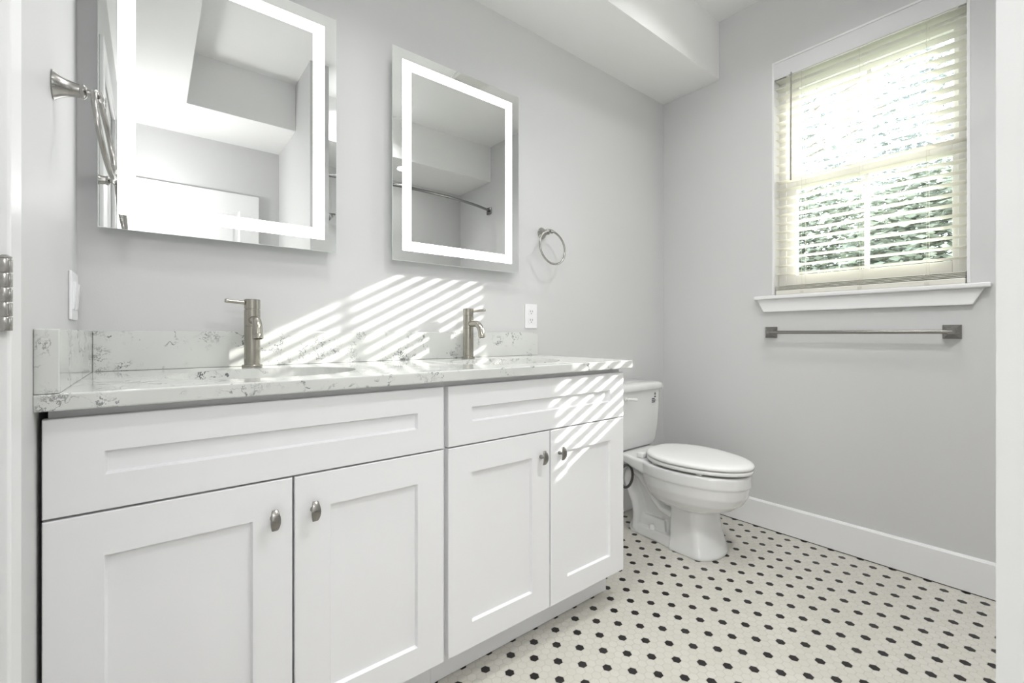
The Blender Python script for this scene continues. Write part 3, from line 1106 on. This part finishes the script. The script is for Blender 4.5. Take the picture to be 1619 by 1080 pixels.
# low foot running back to the wall side
t = bmesh.new()
FT = [(0.0, 0.094, 1.448), (0.010, 0.094, 1.448), (0.042, 0.089, 1.440), (0.048, 0.082, 1.434)]
add_loft(t, [[(TX + 0.008 - hw - 0.016, 1.17, z), (TX + 0.008 - hw, 1.30, z), (TX + 0.008 - hw + 0.006, yb - 0.03, z), (TX + 0.008 - hw + 0.03, yb, z),
              (TX + 0.008 + hw - 0.03, yb, z), (TX + 0.008 + hw - 0.006, yb - 0.03, z), (TX + 0.008 + hw, 1.30, z), (TX + 0.008 + hw + 0.016, 1.17, z)] for z, hw, yb in FT])
merge(bm, t)
# core body between pedestal and rear leg
t = bmesh.new()
add_loft(t, [[(TX - hw, 1.15, z), (TX + hw, 1.15, z), (TX + hw, yb, z), (TX - hw, yb, z)] for z, hw, yb in ((0.01, 0.050, 1.42), (0.10, 0.034, 1.42), (0.30, 0.034, 1.46), (0.37, 0.055, 1.50))])
merge(bm, t)
# trapway: rises behind the pedestal, arches over and drops to the floor
t = bmesh.new()
path = [(1.15, 0.150), (1.20, 0.152), (1.245, 0.164), (1.285, 0.196), (1.325, 0.245), (1.365, 0.290), (1.405, 0.312), (1.440, 0.295), (1.450, 0.255),
        (1.425, 0.200), (1.400, 0.150), (1.392, 0.100), (1.395, 0.060), (1.40, 0.02)]
pp = []
for i in range(len(path) - 1):
    for k in range(4):
        f = k / 4
        pp.append((TX, path[i][0] * (1 - f) + path[i + 1][0] * f, path[i][1] * (1 - f) + path[i + 1][1] * f))
pp.append((TX, *path[-1]))
tb_ = bmesh.new()
add_tube(tb_, pp, [0.035] * len(pp), 20)
for v in tb_.verts:
    v.co.x = TX + (v.co.x - TX) * 2.5
merge(bm, tb_)
t.free()
# boss around the floor bolt
t = bmesh.new()
add_loft(t, [[(TX + sx * (0.02 + w), 1.33 - l, z), (TX + sx * (0.02 + w), 1.33 + l, z), (TX + sx * 0.02, 1.33 + l, z), (TX + sx * 0.02, 1.33 - l, z)] for sx in (-1,) for z, w, l in ((0.02, 0.044, 0.10), (0.085, 0.040, 0.09), (0.10, 0.034, 0.085))])
merge(bm, t)
bowl = obj('bowl', bm, M_PORC, toilet)
rm = bowl.modifiers.new('skin', 'REMESH')
rm.mode = 'VOXEL'
rm.voxel_size = 0.0034
sm = bowl.modifiers.new('soft', 'SMOOTH')
sm.factor = 0.5
sm.iterations = 6
bake(bowl)
for p in bowl.data.polygons:
    p.use_smooth = True

bm = bmesh.new()                                  # tank


def trr(hw, yf, yb, r, z):
    return [(TX + x, y, z) for x, y in rrect(-hw, hw, yf, yb, r, 8)]


add_loft(bm, [trr(0.138, 1.452, 1.568, 0.03, 0.4035), trr(0.154, 1.440, 1.574, 0.032, 0.407), trr(0.164, 1.432, 1.578, 0.034, 0.416), trr(0.171, 1.426, 1.581, 0.034, 0.440), trr(0.179, 1.419, 1.584, 0.034, 0.52),
              trr(0.184, 1.415, 1.586, 0.034, 0.62), trr(0.186, 1.413, 1.587, 0.034, 0.7055)])
obj('tank', bm, M_PORC, toilet, 50)
bm = bmesh.new()
add_loft(bm, [trr(0.180, 1.409, 1.590, 0.034, 0.7060), trr(0.190, 1.401, 1.594, 0.036, 0.7075), trr(0.1935, 1.398, 1.596, 0.037, 0.7120), trr(0.1935, 1.398, 1.596, 0.037, 0.7300), trr(0.190, 1.401, 1.594, 0.036, 0.7380),
              trr(0.178, 1.411, 1.588, 0.034, 0.7440), trr(0.150, 1.430, 1.575, 0.03, 0.7480)])
obj('tank_lid', bm, M_PORC, toilet, 50)
bm = bmesh.new()                                  # flush lever
add_lathe(bm, [(0.012, 0), (0.012, 0.004), (0.007, 0.007), (0.007, 0.016), (0, 0.016)], (TX - 0.128, 1.4135, 0.674), (0, -1, 0), 20)
add_tube(bm, [(TX - 0.132, 1.400, 0.674), (TX - 0.115, 1.394, 0.674), (TX - 0.095, 1.390, 0.672), (TX - 0.075, 1.388, 0.669)], [0.0065, 0.0060, 0.0075, 0.0085], 14)
obj('flush_lever', bm, M_SEAT, toilet, 50)
# printed mark near the top right corner of the tank
bm = bmesh.new()
py = 1.4125


def mark(x0, x1, z0, z1):
    add_box(bm, TX + x0, TX + x1, py - 0.0016, py + 0.002, z0, z1)


mark(0.119, 0.125, 0.676, 0.688)
for k in range(3):
    mark(0.117 + 0.004 * k, 0.119 + 0.004 * k, 0.664, 0.670)
for row, (zz, cells) in enumerate(((0.654, 5), (0.645, 7), (0.636, 6))):
    x = 0.096
    for k in range(cells):
        w = (0.0026, 0.0038, 0.0022)[(k + row) % 3]
        if not (row == 2 and k == 3):
            mark(x, x + w, zz, zz + 0.0052)
        x += w + 0.0014
obj('printed_mark', bm, M_INK, toilet)
# seat ring and closed lid
bm = bmesh.new()
E = lambda g, z: egg(0.858 + g, 1.335 - g * 0.6, 0.183 - g, z, 0.40, 0.35, pf=1.95)
add_loft(bm, [E(0.016, 0.3985), E(0.007, 0.3995), E(0.003, 0.403), E(0.0025, 0.412), E(0.005, 0.4155), E(0.014, 0.417)])
obj('seat', bm, M_SEAT, toilet, 60)
bm = bmesh.new()
add_loft(bm, [E(0.014, 0.4195), E(0.004, 0.4205), E(0.0, 0.424), E(0.0, 0.431), E(0.004, 0.4365), E(0.016, 0.4405), E(0.045, 0.4435), E(0.085, 0.445)])
obj('seat_lid', bm, M_SEAT, toilet, 60)
for sx, yy in ((-1, 1.02), (1, 1.02), (-1, 1.24), (1, 1.24)):
    bm = bmesh.new()
    add_box(bm, TX + sx * 0.135 - 0.008, TX + sx * 0.135 + 0.008, yy - 0.012, yy + 0.012, 0.389, 0.400, 0.002)
    obj('seat_bumper', bm, M_SEAT, toilet)
for s in (-1, 1):
    bm = bmesh.new()
    add_box(bm, TX + s * 0.098 - 0.020, TX + s * 0.098 + 0.020, 1.322, 1.356, 0.3925, 0.420, 0.007, 3)
    obj('seat_hinge', bm, M_SEAT, toilet, 40)
for s in (-1, 1):
    bm = bmesh.new()
    add_lathe(bm, [(0, 0.024), (0.0095, 0.022), (0.0140, 0.014), (0.0150, 0.0), (0, 0.0)], (TX + 0.008 + s * 0.078, 1.300, 0.0465), (0, 0, 1), 20)
    obj('bolt_cap', bm, M_SEAT, toilet, 50)
bm = bmesh.new()                                  # black braided supply hose with its loop
pts = []
for k in range(33):
    a = math.radians(200 - 380 * k / 32)
    pts.append((1.840 + 0.050 * math.cos(a), 1.400 - 0.012 * k / 32, 0.298 + 0.054 * math.sin(a)))
add_tube(bm, pts, 0.0065, 12)
add_tube(bm, [pts[0], (1.780, 1.42, 0.30), (1.772, 1.47, 0.33), (1.79, 1.515, 0.375), (1.83, 1.52, 0.404)], 0.0065, 12)
obj('supply_hose', bm, M_HOSE, toilet, 60)

# ------------------------------------------------------------------ seen only in the mirrors
sr = thing('shower_rod', 'curved metal shower curtain rod seen in the far mirror', 'shower rod', (1.695, -0.31, 2.15))
bm = bmesh.new()
pts = []
for i in range(41):
    q = i / 40
    pts.append((0.912 + (XR - 0.002 - 0.912) * q, -0.325 + 0.155 * (1 - (2 * q - 1) ** 2) ** 0.85, 2.152))
add_tube(bm, pts, 0.0115, 16)
obj('rod', bm, M_STEEL, sr, 50)
for x0, x1 in ((0.9103, 0.926), (XR - 0.016, XR - 0.0003)):
    bm = bmesh.new()
    add_box(bm, x0, x1, -0.356, -0.294, 2.120, 2.184, 0.004)
    obj('wall_bracket', bm, M_STEEL, sr)
sh = thing('wall_shower', 'chrome shower with its arm on the wing wall in the tub alcove', 'shower', (0.91, -0.50, 1.99))
bm = bmesh.new()
add_lathe(bm, [(0, 0.0003), (0.030, 0.0003), (0.028, 0.006), (0.010, 0.010), (0, 0.010)], (0.910, -0.50, 1.99), (1, 0, 0), 24)
add_tube(bm, [(0.915, -0.50, 1.99), (0.96, -0.50, 1.99), (1.02, -0.50, 1.965), (1.06, -0.50, 1.93)], 0.009, 12)
obj('shower_arm', bm, M_STEEL, sh, 50)
bm = bmesh.new()
add_lathe(bm, [(0.010, 0), (0.014, 0.015), (0.045, 0.045), (0.046, 0.056), (0, 0.056)], (1.055, -0.50, 1.935), (0.75, 0, -0.66), 28)
obj('spray_head', bm, M_STEEL, sh, 40)

dl = thing('recessed_light', 'small round recessed light reflected at the left of the far mirror', 'ceiling light', (1.677, -0.48, ZS))
bm = bmesh.new()
add_lathe(bm, [(0.038, -0.0005), (0.055, -0.0005), (0.056, -0.004), (0.040, -0.006), (0.038, -0.0005)], (1.677, -0.48, ZS), n=40)
obj('trim_ring', bm, M_TRIM, dl, 40)
bm = bmesh.new()
add_lathe(bm, [(0, -0.002), (0.0395, -0.002), (0.0395, -0.0005), (0, -0.0005)], (1.677, -0.48, ZS), n=36)
obj('lens', bm, M_LENS, dl)

ve = thing('ceiling_vent', 'white slotted ceiling vent reflected at the top of the far mirror', 'vent', (1.72, 0.54, ZC))
bm = bmesh.new()
for (x0, x1, y0, y1) in ((1.59, 1.85, 0.44, 0.465), (1.59, 1.85, 0.615, 0.64), (1.59, 1.615, 0.465, 0.615), (1.825, 1.85, 0.465, 0.615)):
    add_box(bm, x0, x1, y0, y1, ZC - 0.008, ZC - 0.0004)
obj('frame', bm, M_VENTM, ve)
bm = bmesh.new()
for k in range(9):
    y = 0.472 + 0.0165 * k
    add_prism(bm, [(1.615, y, ZC - 0.008), (1.615, y + 0.0025, ZC - 0.008), (1.615, y + 0.010, ZC - 0.001), (1.615, y + 0.0075, ZC - 0.001)], (0.21, 0, 0))
obj('louvers', bm, M_VENTM, ve)

# ------------------------------------------------------------------ outside
box_struct('ground', XR + WT + 0.01, 24.0, -8, 12, -0.6, -0.5, M_GRASS)


def leaf_cloud(bm, centre, size, count, leaf, rnd, keep=None):
    c = Vector(centre)
    for _ in range(count):
        while True:
            q = Vector((rnd.uniform(-1, 1), rnd.uniform(-1, 1), rnd.uniform(-1, 1)))
            if 0.2 < q.length < 1:
                break
        p = c + Vector((q.x * size[0], q.y * size[1], q.z * size[2]))
        s = leaf * rnd.uniform(0.6, 1.4)
        e = Matrix.Rotation(rnd.uniform(0, 6.28), 3, 'Z') @ Matrix.Rotation(rnd.uniform(0, 6.28), 3, 'X')
        vs = [bm.verts.new(p + e @ Vector(k)) for k in ((-s, 0, 0), (0, -s * 0.45, s * 0.15), (s, 0, 0), (0, s * 0.45, s * 0.15))]
        bm.faces.new(vs)


rnd = random.Random(11)
for i, (hx, hy, hw, hh, lab) in enumerate((
        (5.6, 0.85, 0.75, 2.80, 'green leafy shrub outside, behind the right half of the lower sash'),
        (6.8, 2.10, 0.95, 3.10, 'green leafy shrub outside, behind the left half of the lower sash'))):
    t = thing('shrub', lab, 'shrub', (hx, hy, -0.5))
    bm = bmesh.new()
    leaf_cloud(bm, (hx, hy, -0.5 + hh * 0.60), (0.52, hw, hh * 0.50), 14000, 0.045, rnd)
    obj('foliage', bm, M_LEAF, t)
    bm = bmesh.new()
    for k in range(6):
        a = 2 * PI * k / 6
        add_tube(bm, [(hx, hy, -0.5), (hx + 0.1 * math.cos(a), hy + 0.1 * math.sin(a), 0.2), (hx + 0.32 * math.cos(a), hy + hw * 0.5 * math.sin(a), -0.5 + hh * 0.75)], [0.03, 0.022, 0.008], 8)
    obj('stem', bm, M_BARK, t, 60)
t = thing('tree', 'pale thin tree standing outside behind the upper sash', 'tree', (9.4, 4.3, -0.5))
bm = bmesh.new()
for k in range(16):
    leaf_cloud(bm, (9.4 + rnd.uniform(-0.9, 0.9), 2.7 + rnd.uniform(-1.5, 1.5), rnd.uniform(3.4, 6.0)), (0.6, 0.6, 0.45), 300, 0.05, rnd)
obj('crown', bm, M_LEAF2, t)
bm = bmesh.new()
add_tube(bm, [(9.4, 4.3, -0.5), (9.45, 4.2, 1.5), (9.38, 3.9, 3.2), (9.4, 3.4, 5.4)], [0.11, 0.09, 0.07, 0.02], 12)
for k in range(7):
    z0 = 2.9 + 0.3 * k
    add_tube(bm, [(9.4, 4.1 - 0.1 * k, z0), (9.4 + 0.2 * (k % 3 - 1), 3.4 - 0.1 * k, z0 + 0.35), (9.4 + 0.5 * (k % 3 - 1), 2.5 - 0.2 * k, z0 + 0.6)], [0.028, 0.018, 0.005], 8)
obj('trunk', bm, M_BARK, t, 60)
